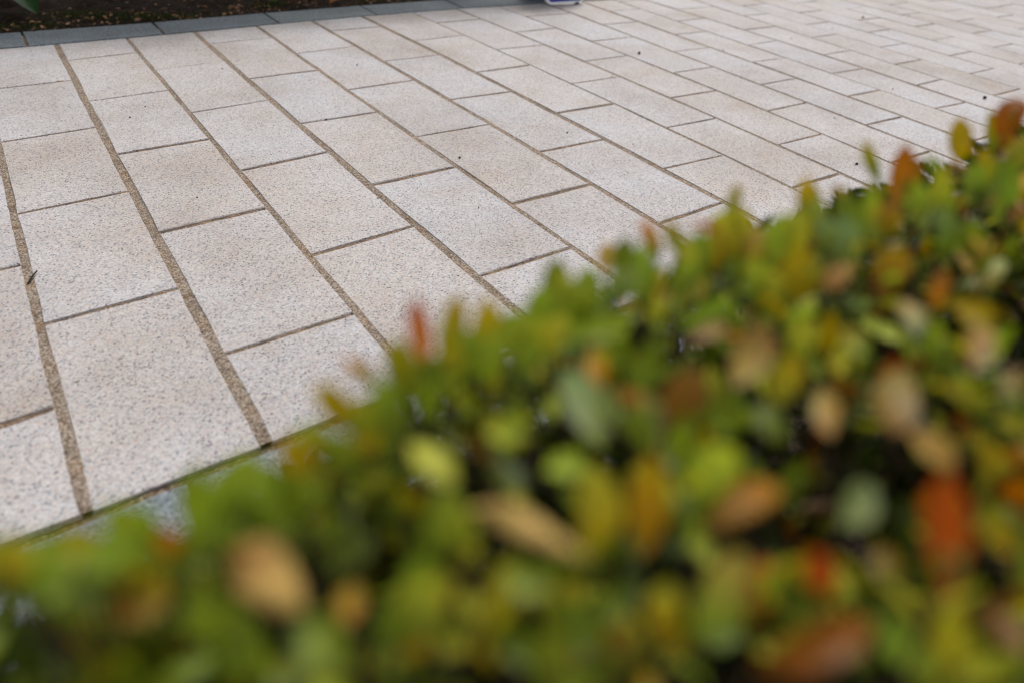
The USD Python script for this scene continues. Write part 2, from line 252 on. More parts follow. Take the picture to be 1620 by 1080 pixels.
def tube(pts, rad, sides=6):
    p = np.asarray(pts, float); t = np.gradient(p, axis=0); t /= np.linalg.norm(t, axis=1, keepdims=True) + 1e-12
    a = np.cross(t, np.where(np.abs(t[:, 2:]) < .9, [0, 0, 1.], [1., 0, 0])); a /= np.linalg.norm(a, axis=1, keepdims=True) + 1e-12
    b = np.cross(t, a); an = np.arange(sides) * 2 * np.pi / sides
    r = np.broadcast_to(rad, (len(p),))
    v = p[:, None] + r[:, None, None] * (np.cos(an)[None, :, None] * a[:, None] + np.sin(an)[None, :, None] * b[:, None])
    v = v.reshape(-1, 3); f = []
    for i in range(len(p) - 1):
        for j in range(sides):
            A = i * sides + j; B = i * sides + (j + 1) % sides
            f += [[A, B, B + sides], [A, B + sides, A + sides]]
    n = len(v); v = np.vstack([v, p[0], p[-1]])
    for j in range(sides):
        f.append([n, (j + 1) % sides, j]); e = (len(p) - 1) * sides; f.append([n + 1, e + j, e + (j + 1) % sides])
    return v, np.array(f)

# ------------------------------------------------------------------ materials
def granite(name, cells, dark, blotch, tints, scale=230.0, rough=0.8, bump=0.35):
    """flamed granite: crystals as voronoi cells, dark mica flakes, cloudy stains, a tint of its own per stone"""
    return mat_(name, {
        'g': ('geometry', {}),
        'oi': ('object_info', {}),
        'off': ('vector_math', {'math_type': 'scale', 'scale': 37.0}),
        'cx': ('combine_xyz', {'z': 0.0}),
        'pos': ('vector_math', {'math_type': 'add'}),
        'wn': ('noise_texture', {'scale': scale * 1.3, 'detail': 1.0}),
        'ws': ('vector_math', {'math_type': 'scale', 'scale': 0.0035}),
        'wp': ('vector_math', {'math_type': 'add'}),
        'v': ('voronoi_texture', {'scale': scale}),
        'sep': ('separate_color', {}),
        'cr': ('rgb_ramp', {'ramp': cells, 'interpolate': False}),
        'v2': ('voronoi_texture', {'scale': scale * 0.42}),
        'sep2': ('separate_color', {}),
        'dm': ('math', {'math_type': 'less_than', 'value2': 0.27}),
        'dr': ('math', {'math_type': 'greater_than', 'value2': 0.66}),
        'dk': ('math', {'math_type': 'multiply'}),
        'mx': ('mix', {'color2': dark}),
        'bn': ('noise_texture', {'scale': 3.2, 'detail': 4.0, 'roughness': 0.6}),
        'br': ('rgb_ramp', {'ramp': [(0.36, (1, 1, 1)), (0.72, blotch)]}),
        'mb': ('mix', {'mix_type': 'multiply', 'fac': 1.0}),
        'tr': ('rgb_ramp', {'ramp': tints}),
        'mt': ('mix', {'mix_type': 'multiply', 'fac': 1.0}),
        'dn': ('noise_texture', {'scale': 1.7, 'detail': 5.0, 'roughness': 0.62}),
        'dr2': ('rgb_ramp', {'ramp': [(0.36, (.86, .84, .82)), (0.56, (1, 1, 1))]}),
        'md': ('mix', {'mix_type': 'multiply', 'fac': 1.0}),
        'fn': ('noise_texture', {'scale': 320.0, 'detail': 3.0, 'roughness': 0.7}),
        'fm': ('noise_texture', {'scale': 60.0, 'detail': 3.0, 'roughness': 0.6}),
        'fa': ('math', {'math_type': 'add'}),
        'bp': ('bump', {'strength': bump, 'distance': 0.003}),
        'p': ('principled_bsdf', {'roughness': rough, 'specular_ior_level': 0.35}),
    }, [('oi.random', 'cx.x'), ('oi.random', 'cx.y'), ('cx.vector', 'off.vector1'), ('g.position', 'pos.vector1'), ('off.vector', 'pos.vector2'),
        ('pos.vector', 'wn.vector'), ('wn.color', 'ws.vector1'), ('pos.vector', 'wp.vector1'), ('ws.vector', 'wp.vector2'),
        ('wp.vector', 'v.vector'), ('v.color', 'sep.color'), ('sep.r', 'cr.fac'), ('wp.vector', 'v2.vector'), ('v2.color', 'sep2.color'),
        ('v2.distance', 'dm.value1'), ('sep2.g', 'dr.value1'), ('dm.value', 'dk.value1'), ('dr.value', 'dk.value2'),
        ('dk.value', 'mx.fac'), ('cr.color', 'mx.color1'), ('pos.vector', 'bn.vector'), ('bn.fac', 'br.fac'), ('mx.color', 'mb.color1'), ('br.color', 'mb.color2'),
        ('oi.random', 'tr.fac'), ('mb.color', 'mt.color1'), ('tr.color', 'mt.color2'), ('g.position', 'dn.vector'), ('dn.fac', 'dr2.fac'), ('mt.color', 'md.color1'), ('dr2.color', 'md.color2'), ('md.color', 'p.base_color'),
        ('pos.vector', 'fn.vector'), ('pos.vector', 'fm.vector'), ('fn.fac', 'fa.value1'), ('fm.fac', 'fa.value2'), ('fa.value', 'bp.height'), ('bp.normal', 'p.normal')])

PAVER = granite('pale_granite',
    [(0.0, (0.28, 0.28, 0.305)), (0.09, (0.40, 0.40, 0.42)), (0.30, (0.50, 0.49, 0.495)), (0.52, (0.565, 0.55, 0.55)), (0.76, (0.52, 0.465, 0.445)), (0.89, (0.49, 0.41, 0.38)), (0.95, (0.62, 0.60, 0.60))],
    (0.14, 0.14, 0.155), (0.91, 0.845, 0.77), [(0.0, (0.955, 0.965, 0.995)), (0.35, (0.98, 0.98, 0.995)), (0.65, (0.975, 0.962, 0.96)), (0.88, (0.96, 0.935, 0.915)), (1.0, (0.93, 0.905, 0.895))], scale=270.0)
KERB = granite('blue_grey_granite',
    [(0.0, (0.085, 0.10, 0.115)), (0.25, (0.15, 0.175, 0.20)), (0.6, (0.20, 0.23, 0.255)), (0.85, (0.255, 0.28, 0.30))],
    (0.03, 0.033, 0.04), (0.9, 0.9, 0.88), [(0.0, (0.92, 0.95, 1.0)), (1.0, (1.08, 1.08, 1.06))], scale=330.0, bump=0.25)
KERB_NEAR = granite('light_grey_granite',
    [(0.0, (0.13, 0.145, 0.165)), (0.2, (0.19, 0.215, 0.245)), (0.6, (0.25, 0.28, 0.31)), (0.9, (0.32, 0.35, 0.38))],
    (0.10, 0.11, 0.125), (0.92, 0.92, 0.90), [(0.0, (0.95, 0.97, 1.0)), (1.0, (1.05, 1.05, 1.05))], scale=200.0)
def earth(name, stops, scale, dist=0.003, strength=0.6, patch=None):
    n = {'g': ('geometry', {}), 'v': ('voronoi_texture', {'scale': scale}), 's': ('separate_color', {}), 'r': ('rgb_ramp', {'ramp': stops}),
         'n': ('noise_texture', {'scale': scale * .8, 'detail': 4.0, 'roughness': .7}), 'b': ('bump', {'strength': strength, 'distance': dist}),
         'pn': ('noise_texture', {'scale': 9.0, 'detail': 4.0}), 'pr': ('rgb_ramp', {'ramp': patch or [(0.3, (.8, .8, .8)), (.7, (1.15, 1.1, 1.05))]}),
         'm': ('mix', {'mix_type': 'multiply', 'fac': 1.0}), 'p': ('principled_bsdf', {'roughness': .95, 'specular_ior_level': .2})}
    return mat_(name, n, [('g.position', 'v.vector'), ('v.color', 's.color'), ('s.r', 'r.fac'), ('g.position', 'n.vector'), ('n.fac', 'b.height'), ('g.position', 'pn.vector'),
        ('pn.fac', 'pr.fac'), ('r.color', 'm.color1'), ('pr.color', 'm.color2'), ('m.color', 'p.base_color'), ('b.normal', 'p.normal')])
SAND = earth('joint_sand', [(0, (.085, .064, .048)), (.25, (.175, .135, .102)), (.6, (.265, .21, .162)), (1, (.44, .375, .31))], 300.0, patch=[(.3, (.78, .74, .72)), (.5, (1, 1, 1)), (.72, (1.10, .97, .86))])
SAND_DARK = earth('brown_joint_sand', [(0, (.085, .055, .036)), (.3, (.16, .108, .072)), (.75, (.265, .188, .13)), (1, (.42, .33, .25))], 380.0)  # darker, browner sand, seen in the cross joints
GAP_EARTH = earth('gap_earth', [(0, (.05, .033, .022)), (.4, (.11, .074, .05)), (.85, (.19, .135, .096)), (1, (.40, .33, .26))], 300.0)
SOIL = earth('bed_soil', [(0, (.008, .005, .0035)), (.4, (.018, .011, .007)), (.8, (.032, .019, .012)), (1, (.07, .042, .027))], 120.0, dist=.012, strength=1.0, patch=[(.3, (.8, .7, .65)), (.55, (1, 1, .95)), (.72, (.85, 1.15, .55))])
GROUND = earth('ground_soil', [(0, (.05, .04, .03)), (1, (.10, .085, .065))], 60.0, dist=.01)
LEAF = mat_('leaf', {
    'a': ('attribute', {'attribute': 'tint'}), 'g': ('geometry', {}), 'n': ('noise_texture', {'scale': 90.0, 'detail': 3.0}),
    'r': ('rgb_ramp', {'ramp': [(.3, (.78, .8, .75)), (.7, (1.16, 1.14, 1.1))]}), 'm': ('mix', {'mix_type': 'multiply', 'fac': 1.0}),
    'p': ('principled_bsdf', {'roughness': .42, 'specular_ior_level': .22}), 't': ('translucent_bsdf', {}),
    'tm': ('mix', {'mix_type': 'multiply', 'fac': 1.0, 'color2': (1.15, 1.15, .7)}), 'x': ('mix_closure', {'fac': .48})},
    [('g.position', 'n.vector'), ('n.fac', 'r.fac'), ('a.color', 'm.color1'), ('r.color', 'm.color2'), ('m.color', 'p.base_color'), ('m.color', 'tm.color1'), ('tm.color', 't.color'),
     ('p.BSDF', 'x.closure1'), ('t.BSDF', 'x.closure2')], surface='x.closure')
DRYLEAF = mat_('dry_leaf', {
    'a': ('attribute', {'attribute': 'tint'}), 'g': ('geometry', {}), 'n': ('noise_texture', {'scale': 120.0, 'detail': 4.0}),
    'r': ('rgb_ramp', {'ramp': [(.3, (.7, .66, .6)), (.7, (1.15, 1.15, 1.15))]}), 'm': ('mix', {'mix_type': 'multiply', 'fac': 1.0}),
    'p': ('principled_bsdf', {'roughness': .75, 'specular_ior_level': .3})},
    [('g.position', 'n.vector'), ('n.fac', 'r.fac'), ('a.color', 'm.color1'), ('r.color', 'm.color2'), ('m.color', 'p.base_color')])
BARK = earth('bark', [(0, (.03, .02, .012)), (.5, (.07, .048, .03)), (1, (.12, .09, .06))], 300.0, dist=.002)
def plain(name, c, rough=.5, spec=.5):
    return mat_(name, {'g': ('geometry', {}), 'n': ('noise_texture', {'scale': 40.0, 'detail': 4.0}), 'r': ('rgb_ramp', {'ramp': [(.3, (.9, .9, .9)), (.7, (1.05, 1.05, 1.05))]}),
        'm': ('mix', {'mix_type': 'multiply', 'fac': 1.0, 'color1': c}), 'p': ('principled_bsdf', {'roughness': rough, 'specular_ior_level': spec})},
        [('g.position', 'n.vector'), ('n.fac', 'r.fac'), ('r.color', 'm.color2'), ('m.color', 'p.base_color')])
SIGN_WHITE = plain('white_plastic', (.72, .73, .75), .4)
SIGN_BLUE = plain('blue_sign_face', (.012, .016, .24), .35)
RUBBER = plain('black_rubber', (.012, .012, .013), .7)
CRUMB = plain('dark_crumb', (.035, .028, .022), .9, .2)
CRUMB_TAN = plain('tan_crumb', (.22, .15, .09), .9, .2)

# ------------------------------------------------------------------ ground sheet and beds
def grid(x0, x1, y0, y1, n, m, zf):
    X, Y = np.meshgrid(np.linspace(x0, x1, n), np.linspace(y0, y1, m))
    v = np.stack([X.ravel(), Y.ravel(), zf(X.ravel(), Y.ravel())], 1)
    i, j = np.meshgrid(np.arange(m - 1), np.arange(n - 1), indexing='ij'); a = (i * n + j).ravel()
    return v, np.vstack([np.stack([a, a + 1, a + n + 1], 1), np.stack([a, a + n + 1, a + n], 1)])
obj('ground', grid(-150, 150, -150, 150, 3, 3, lambda x, y: 0 * x - .12), GROUND, kind='structure')
rg = np.random.default_rng(3)
def bumpy(x, y, a=.012):
    return a * (np.sin(x * 9 + 1) * np.cos(y * 11) + .6 * np.sin(x * 23 + y * 17) + .5 * np.sin(x * 41 - y * 37)) + rg.normal(0, a * .35, len(x))
obj('planting_bed', grid(-3, 11, 4.16, 7.0, 260, 70, lambda x, y: -.02 + bumpy(x, y) + .02 * np.clip((y - 4.3), 0, 1)), SOIL, smooth=True, kind='structure')
obj('planting_bed', grid(-3, 9, -1.2, .70, 160, 40, lambda x, y: -.03 + bumpy(x, y)), SOIL, smooth=True, kind='structure')

# ------------------------------------------------------------------ pavement: every paver a part
pavement = thing('pavement', kind='structure')
def jpos(k):
    if str(k) in JOINTS: c = JOINTS[str(k)]
    elif k < 0: c = [-.0034 + .318 * k, .002, 0, .026]
    else:
        n = k - 14; c = [4.419 + .2995 * n, .075, 0, .012]
    return c
def ju(k, v):
    c = jpos(k); d = v - 2.2
    return c[0] + c[1] * d + c[2] * d * d
def jw(k):
    g = jpos(k)[3] * .66
    return min(max(g, .0095), .022)
V_NEAR = .936
def kerb_v(u):                                       # front line of the far kerb
    return float(np.interp(u, [-2, .1, .5, 1.2, 1.8, 2.6, 3.1, 3.6, 4.2, 11], [3.90, 3.905, 3.918, 3.962, 4.012, 4.026, 4.004, 3.985, 3.96, 3.88]))
def paver_mesh(q, rnd, z0, tx, ty):
    """q: four corners (near-left, near-right, far-right, far-left): a slab with a worn, slightly ragged arris"""
    q = np.asarray(q, float); c = q.mean(0); P = []
    n = (4, 7, 4, 7)
    for e in range(4):
        a, b = q[e], q[(e + 1) % 4]; inw = c - (a + b) / 2; inw /= np.linalg.norm(inw)
        for s in range(n[e]):
            t = s / n[e] + (0 if s == 0 else rnd.uniform(-.06, .06))
            P.append(a + (b - a) * t + inw * (rnd.uniform(0, .0026) if s else 0))
    P = np.array(P); d = c - P; d /= np.linalg.norm(d, axis=1, keepdims=True)
    N = len(P); zt = z0 + tx * (P[:, 0] - c[0]) + ty * (P[:, 1] - c[1])
    ins = np.array([rnd.uniform(.002, .0042) for _ in range(N)])[:, None]; drop = np.array([rnd.uniform(.0018, .0035) for _ in range(N)])
    v = np.vstack([np.c_[P + d * ins, zt], np.c_[P, zt - drop], np.c_[P, np.full(N, -.05)], [[c[0], c[1], z0]]])
    f = []
    for i in range(N):
        j = (i + 1) % N
        f += [[3 * N, i, j], [i, N + i, N + j], [i, N + j, j], [N + i, 2 * N + i, 2 * N + j], [N + i, 2 * N + j, N + j]]
    return v, np.array(f)
rnd = random.Random(11)
for k in range(-3, 31):
    if str(k) in STRIPS: cr = [tuple(c) for c in STRIPS[str(k)]]
    else:
        ph = {-3: 3.10, -2: 3.42}.get(k, 2.75 + .31 * (k % 2)); cr = [(ph - .61 * i, ph + .008 - .61 * i) for i in range(4)]
    L = (sum(cr[0]) - sum(cr[-1])) / 2 / max(len(cr) - 1, 1) if len(cr) > 1 else .61
    L = min(max(L, .585), .645)
    while max(cr[0]) + L < 4.2: cr.insert(0, (cr[0][0] + L, cr[0][1] + L))
    while min(cr[-1]) - L > .6: cr.append((cr[-1][0] - L, cr[-1][1] - L))
    hl, hr = jw(k) / 2, jw(k + 1) / 2
    uu = lambda s, v: (ju(k, v) + hl) if s == 0 else (ju(k + 1, v) - hr)
    far = [kerb_v(ju(k, 4.0)) - .003, kerb_v(ju(k + 1, 4.0)) - .003]
    lines = [(far[0], far[1], 0)]
    for a, b in cr:
        if a < far[0] - .02 and a > V_NEAR + .03:
            g = rnd.choice([.009, .010, .011, .012, .014])
            lines.append((a, b, g / 2))
    lines.append((V_NEAR, V_NEAR - .001, 0))
    for (fl, fr, fg), (nl, nr, ng) in zip(lines[:-1], lines[1:]):
        q = [(uu(0, nl), nl + ng), (uu(1, nr), nr + ng), (uu(1, fr), fr - fg), (uu(0, fl), fl - fg)]
        m = paver_mesh(q, rnd, rnd.uniform(-.0008, .0008), rnd.uniform(-.003, .003), rnd.uniform(-.002, .002))
        obj('paver', m, PAVER, pavement, smooth=32)
# bedding under the cross joints, and the sand that fills the long joints
obj('bedding_sand', grid(-1.1, 10.0, .938, 4.1, 470, 240, lambda x, y: -.0042 + .0013 * np.sin(x * 31 + 3 * np.sin(y * 17)) * np.sin(x * 13 + y * 5) + rg.normal(0, .0012, len(x))), SAND_DARK, pavement, smooth=True)
for k in range(-2, 31):
    ys = np.arange(.937, kerb_v(ju(k, 4)) - .004, .007 if k < 9 else .02); w = jw(k) + .008
    ce = np.array([ju(k, y) for y in ys]); nc = 7; v = []
    lo = np.interp(ys, np.linspace(.8, 4.4, 30), rg.normal(0, .0011, 30))
    for a in range(nc):
        s = a / (nc - 1) - .5
        z = -.0019 + lo - .0006 * (2 * abs(s)) ** 3 + rg.normal(0, .0007, len(ys))
        v.append(np.c_[ce + s * w, ys, np.minimum(z, -.0005)])
    v = np.stack(v, 1).reshape(-1, 3); m = len(ys)
    i, j = np.meshgrid(np.arange(m - 1), np.arange(nc - 1), indexing='ij'); a = (i * nc + j).ravel()
    obj('joint_sand', (v, np.vstack([np.stack([a, a + 1, a + nc + 1], 1), np.stack([a, a + nc + 1, a + nc], 1)])), SAND, pavement, smooth=True)

# ------------------------------------------------------------------ kerbs
kerb = thing('kerb', kind='structure')
ends = [-2.26, -1.65, -1.035, -.42, .200, .795, 1.405, 2.02, 2.64, 3.25, 3.86, 4.47, 5.08, 5.7, 6.3, 6.9, 7.5, 8.1, 8.7, 9.3, 9.9]
def kerb_back(u): return float(np.interp(u, [-2, .1, .45, .8, 1.4, 2.0, 2.7, 9], [4.165, 4.172, 4.178, 4.185, 4.232, 4.262, 4.285, 4.22]))
for a, b in zip(ends[:-1], ends[1:]):
    s = .035                                             # the end joints are not quite square to the kerb line
    q = [(a + .005 - s * 0, kerb_v(a)), (b - .005, kerb_v(b)), (b - .005 + .0, kerb_back(b)), (a + .005, kerb_back(a))]
    obj('kerb_stone', paver_mesh(q, rnd, .004 + rnd.uniform(-.001, .001), 0, 0), KERB, kerb, smooth=32)
obj('joint_sand', grid(-2.2, 9.9, 3.86, 4.165, 300, 12, lambda x, y: -.0095 + rg.normal(0, .0006, len(x))), SAND, kerb, smooth=True)
kerb2 = thing('kerb', kind='structure')
e2 = [-1.75, -1.12, -.50, .155, .77, 1.38, 2.0, 2.62, 3.24, 3.86, 4.5, 5.1, 5.7, 6.3]
for a, b in zip(e2[:-1], e2[1:]):
    q = [(a + .004, .70), (b - .004, .70), (b - .004, .914), (a + .004, .914)]
    obj('kerb_stone', paver_mesh(q, rnd, .002 + rnd.uniform(-.001, .001), 0, 0), KERB_NEAR, kerb2, smooth=32)
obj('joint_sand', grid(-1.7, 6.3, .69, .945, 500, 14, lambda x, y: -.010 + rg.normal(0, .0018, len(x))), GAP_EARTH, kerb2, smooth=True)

# ------------------------------------------------------------------ leaves
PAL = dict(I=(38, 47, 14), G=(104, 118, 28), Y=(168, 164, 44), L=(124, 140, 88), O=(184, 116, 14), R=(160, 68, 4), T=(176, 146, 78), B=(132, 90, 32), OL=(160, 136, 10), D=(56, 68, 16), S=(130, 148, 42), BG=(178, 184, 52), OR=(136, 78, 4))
def lin(c):
    c = np.asarray(c, float) / 255
    return np.where(c <= .04045, c / 12.92, ((c + .055) / 1.055) ** 2.4)
LK = 1.10
COL = {k: lin(v) * LK for k, v in PAL.items()}
def leaf_mesh(B, T, w, nh, cb, ct, rnd, fold=.25, curl=.12, nl=6, twist=0.0, wave=0.0):
    """obovate leaf from its base to its tip: folded along the midrib, bent along its length"""
    B = np.asarray(B, float); T = np.asarray(T, float); ax = T - B; L = np.linalg.norm(ax); ax = ax / L
    n = np.asarray(nh, float); n = n - ax * (n @ ax); n /= np.linalg.norm(n) + 1e-9; s = np.cross(ax, n)
    V, Cc = [], []; bend = curl * L
    for i in range(nl + 1):
        t = i / nl; hw = .5 * w * (t ** .8) * ((1 - t) ** .72) / .349 + (.0006 if i in (0, nl) else 0)
        a = twist * (t - .5); sd = s * math.cos(a) + n * math.sin(a); nd = n * math.cos(a) - s * math.sin(a)
        base = B + ax * L * t + n * bend * (1 - (2 * t - 1) ** 2)
        for q in (-1, -.55, 0, .55, 1):
            V.append(base + sd * q * hw + nd * (fold * hw * (abs(q) ** 1.3) + wave * hw * math.sin(t * 9 + q * 2)))
            m = min(max(t * 1.15 - .1, 0), 1); c = np.asarray(cb) * (1 - m) + np.asarray(ct) * m
            if q == 0: c = c * 1.12
            if abs(q) == 1: c = c * .94
            Cc.append(c)
    F = []
    for i in range(nl):
        for j in range(4):
            a = i * 5 + j; F += [[a, a + 1, a + 6], [a, a + 6, a + 5]]
    return np.array(V), np.array(F), np.array(Cc)
def jit(c, r, a=.16):
    k = 1 + r.uniform(-a, a); return np.clip(np.asarray(c) * k * np.array([1 + r.uniform(-.12, .12), 1 + r.uniform(-.05, .05), 1 + r.uniform(-.2, .2)]), .002, .9)

# ------------------------------------------------------------------ the hedge
hedge = thing('hedge', 'clipped evergreen hedge of glossy green, yellow and reddish leaves beside the paving', 'hedge', (0, 0, 0))
def hz(u): return .715 + .05 * min(max(u / .75, 0), 1.3)
def vedge(u): return float(np.interp(u, [-1, .08, .13, .2, .3, .36, .42, .53, .6, .7, .8, .9, 3], [.22, .218, .206, .222, .243, .252, .245, .249, .236, .230, .234, .230, .23]))
rl = random.Random(5)
leaves = []                                              # (vertices, faces, colours, apparent size)
stems = []
def seen_size(B, T):
    c = (np.asarray(B) + np.asarray(T)) / 2 - CAM; z = c @ FWD
    if z < .05: return 0
    x, y = c @ RIGHT / z, c @ UP / z
    if abs(x) > .83 or abs(y) > .56: return 0
    return np.linalg.norm(np.asarray(T) - np.asarray(B)) / z
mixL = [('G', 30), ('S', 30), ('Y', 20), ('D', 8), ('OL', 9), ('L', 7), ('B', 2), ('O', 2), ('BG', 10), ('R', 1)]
mixR = [('G', 22), ('S', 14), ('Y', 14), ('D', 15), ('OL', 12), ('L', 8), ('B', 7), ('O', 3), ('T', 2), ('OR', 5), ('R', 2)]  # browner leaves on the right; the extra dark ones imitate lens falloff
def pick(u, r):
    m = mixR if r.random() < min(max((u - .25) / .4, 0), 1) else mixL
    x = r.uniform(0, sum(b for a, b in m))
    for a, b in m:
        x -= b
        if x <= 0: return a
    return m[0][0]
def shoot(p, d, n, size, r, deep, kind=None, nl=5):
    """whorl of leaves round the end of one twig; p: the tip of the twig, d: its direction"""
    d = d / np.linalg.norm(d); a = np.cross(d, [.3, .9, .1]); a /= np.linalg.norm(a); b = np.cross(d, a)
    root = p - d * r.uniform(.06, .12) + np.array([r.uniform(-.015, .015), r.uniform(-.025, .005), 0])
    stems.append(tube([p, (p + root) / 2 + np.array([r.uniform(-.006, .006)] * 3), root], [.0007, .001, .0015], 5))
    ph = r.uniform(0, 6.28); base = kind or pick(p[0], r)
    if p[0] < .24 and p[1] < .19 and kind is None and r.random() < .35: base = r.choice(['D', 'G'])  # lower-left leaves coloured darker green to imitate lens falloff
    if nl == 3 and deep and p[2] < hz(p[0]) - .09: base = 'I'  # old inner leaves, coloured near black to stand for shade between shoots
    if kind in ('T', 'R', 'B', 'O', 'OR'): base = pick(p[0], r)
    for i in range(n):
        an = ph + i * 2.4; t = i / max(n - 1, 1)
        tilt = math.radians(18 + 62 * t + r.uniform(-10, 10))
        rad = a * math.cos(an) + b * math.sin(an)
        ax = d * math.cos(tilt) + rad * math.sin(tilt)
        L = size * r.uniform(.75, 1.15) * (.72 + .35 * t); B = p - d * (.034 * t)
        T = B + ax * L
        if T[1] > vlim(T[0], T[2]): continue
        nh = d * math.sin(tilt) - rad * math.cos(tilt) + np.array([r.gauss(0, .2) for _ in range(3)])
        k = base if r.random() < .55 else pick(p[0], r)
        if deep and r.random() < .5: k = 'D'  # deeper leaves darkened, shade put into their colour
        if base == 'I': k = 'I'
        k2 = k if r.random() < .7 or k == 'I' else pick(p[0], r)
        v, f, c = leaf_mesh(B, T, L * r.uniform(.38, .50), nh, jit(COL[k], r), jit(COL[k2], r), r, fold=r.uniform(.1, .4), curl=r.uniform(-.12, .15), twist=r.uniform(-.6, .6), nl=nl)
        leaves.append((v, f, c, seen_size(B, T)))
def vlim(u, z):
    """how far the hedge may stand out towards the paving at height z: it bellies out a little below the clipped top"""
    top = hz(u); k = .9434 / (.9434 - z)
    g = float(np.interp(CAM[0] + (u - CAM[0]) * k, EDGE_U, EDGE_V))
    return min(g / k * (1 if z > top - .03 else .95) - .006, vedge(u) + .30)
_u = np.linspace(-.1, .95, 40); _k = np.array([.9434 / (.9434 - hz(a)) for a in _u])
EDGE_U = CAM[0] + (_u - CAM[0]) * _k; EDGE_V = np.array([vedge(a) for a in _u]) * _k   # foot of the hedge's sloping face
for bx, by, bz, tx, ty, tz, w, cb, ct, mode in HERO:
    B = np.array([bx, by, bz]); T = np.array([tx, ty, tz]); mid = (B + T) / 2
    tc = CAM - mid; tc /= np.linalg.norm(tc)
    nh = tc * .75 + np.array([0, 0, .55]) + np.array([rl.gauss(0, .18 if mode == 'u' else .4) for _ in range(3)])
    v, f, c = leaf_mesh(B, T, w * (1.06 if w > .008 else 1.35), nh, jit(COL[cb], rl, .06), jit(COL[ct], rl, .06), rl, fold=rl.uniform(.15, .5), curl=rl.uniform(-.12, .14), twist=rl.uniform(-.4, .4) if mode == 'u' else rl.uniform(-1.1, 1.1))
    leaves.append((v, f, c, 10 + seen_size(B, T)))
    if mode == 'u':
        shoot(B + (T - B) * .12 - np.array([0, 0, .003]), np.array([rl.gauss(0, .2), rl.gauss(-.15, .15), 1.0]), rl.choice([3, 4, 4, 5]), w * 1.5, rl, False, cb)
    root = np.array([B[0] + rl.uniform(-.02, .02), B[1] - rl.uniform(.0, .03), B[2] - rl.uniform(.05, .09)])
    stems.append(tube([B, B * .5 + root * .5 + np.array([rl.uniform(-.006, .006), 0, 0]), root], [.0006, .0009, .0013], 5))
for pas, cnt in ((0, 760), (2, 650), (3, 1500)):
    N = 0
    while N < cnt:
        u = rl.uniform(-.35, 1.3) if rl.random() < .8 else rl.uniform(-.35, 1.7)
        top = hz(u)
        if pas == 0:                                     # the clipped top
            v = rl.uniform(-.30, .25); dep = abs(rl.gauss(0, 1)) * .06; z = top - .034 - dep; d = np.array([rl.gauss(0, .3), rl.gauss(0, .3), 1.0])
        elif pas == 1:                                   # its rounded shoulder towards the paving
            z = top - .038 - rl.uniform(0, .05); dep = .02; v = vlim(u, z) - rl.uniform(.024, .08); d = np.array([rl.gauss(0, .25), rl.gauss(.1, .2), 1.0])
        elif pas == 3:                                   # the inside, its shade put into the leaf colour
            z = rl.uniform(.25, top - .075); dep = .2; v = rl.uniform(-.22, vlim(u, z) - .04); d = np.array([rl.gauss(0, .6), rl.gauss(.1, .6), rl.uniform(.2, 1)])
        else:                                            # its side
            z = rl.uniform(.10, top - .06); dep = .1; v = vlim(u, z) - rl.uniform(.03, .09); d = np.array([rl.gauss(0, .35), .8, rl.uniform(.3, 1.1)])
        if z < .1 or v > vlim(u, z) - .015: continue
        p = np.array([u, v, z])
        if pas == 0:                                     # shoots stand in clumps with dim hollows between them
            cl = math.sin(u * 61 + 2.1 * math.sin(v * 47)) + math.sin(v * 67 + 1.7 * math.sin(u * 39 + 1))
            if cl < rl.uniform(-1.1, .5) or v > vlim(u, z) - .042: continue
        if np.linalg.norm(p - CAM) < .16: continue
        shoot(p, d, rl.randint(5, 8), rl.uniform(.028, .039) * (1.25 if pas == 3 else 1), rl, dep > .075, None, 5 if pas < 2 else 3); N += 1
order = sorted(range(len(leaves)), key=lambda i: -leaves[i][3])
single = set(order[:300])
for i in order[:300]:
    v, f, c, _ = leaves[i]
    obj('leaf', (v, f), LEAF, hedge, smooth=True, col=c)
rest = [leaves[i] for i in range(len(leaves)) if i not in single]
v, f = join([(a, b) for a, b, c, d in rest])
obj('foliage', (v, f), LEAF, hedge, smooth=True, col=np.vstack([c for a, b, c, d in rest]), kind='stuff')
obj('twigs', join(stems), BARK, hedge, smooth=True, kind='stuff')
for i in range(34):
    u = -.35 + 2.0 * i / 33 + rl.uniform(-.03, .03); v = rl.uniform(-.15, .12); h = hz(u) - .14
    p = [np.array([u, v, -.05])]
    for s in range(1, 6): p.append(np.array([u + rl.uniform(-.03, .03) * s * .6, v + rl.uniform(-.03, .035) * s * .6, -.05 + (h + .05) * s / 5]))
    obj('branch', tube(p, np.linspace(.009, .0035, 6), 7), BARK, hedge, smooth=True)
# dead leaves caught on top of it
for label, (bx, by, bz, tx, ty, tz, w, cb, ct, mode) in DRY:
    B = np.array([bx, by, bz]); T = np.array([tx, ty, tz])
    tc = CAM - (B + T) / 2; tc /= np.linalg.norm(tc)
    v, f, c = leaf_mesh(B, T, w * 1.1, tc * .5 + np.array([0, 0, .8]), COL[cb] * .85, COL[ct] * .85, rl, fold=-.4, curl=.2, nl=9, twist=.9, wave=.3)
    obj('dead_leaf', (v, f), DRYLEAF, smooth=True, col=c, label=label, cat='dead leaf')

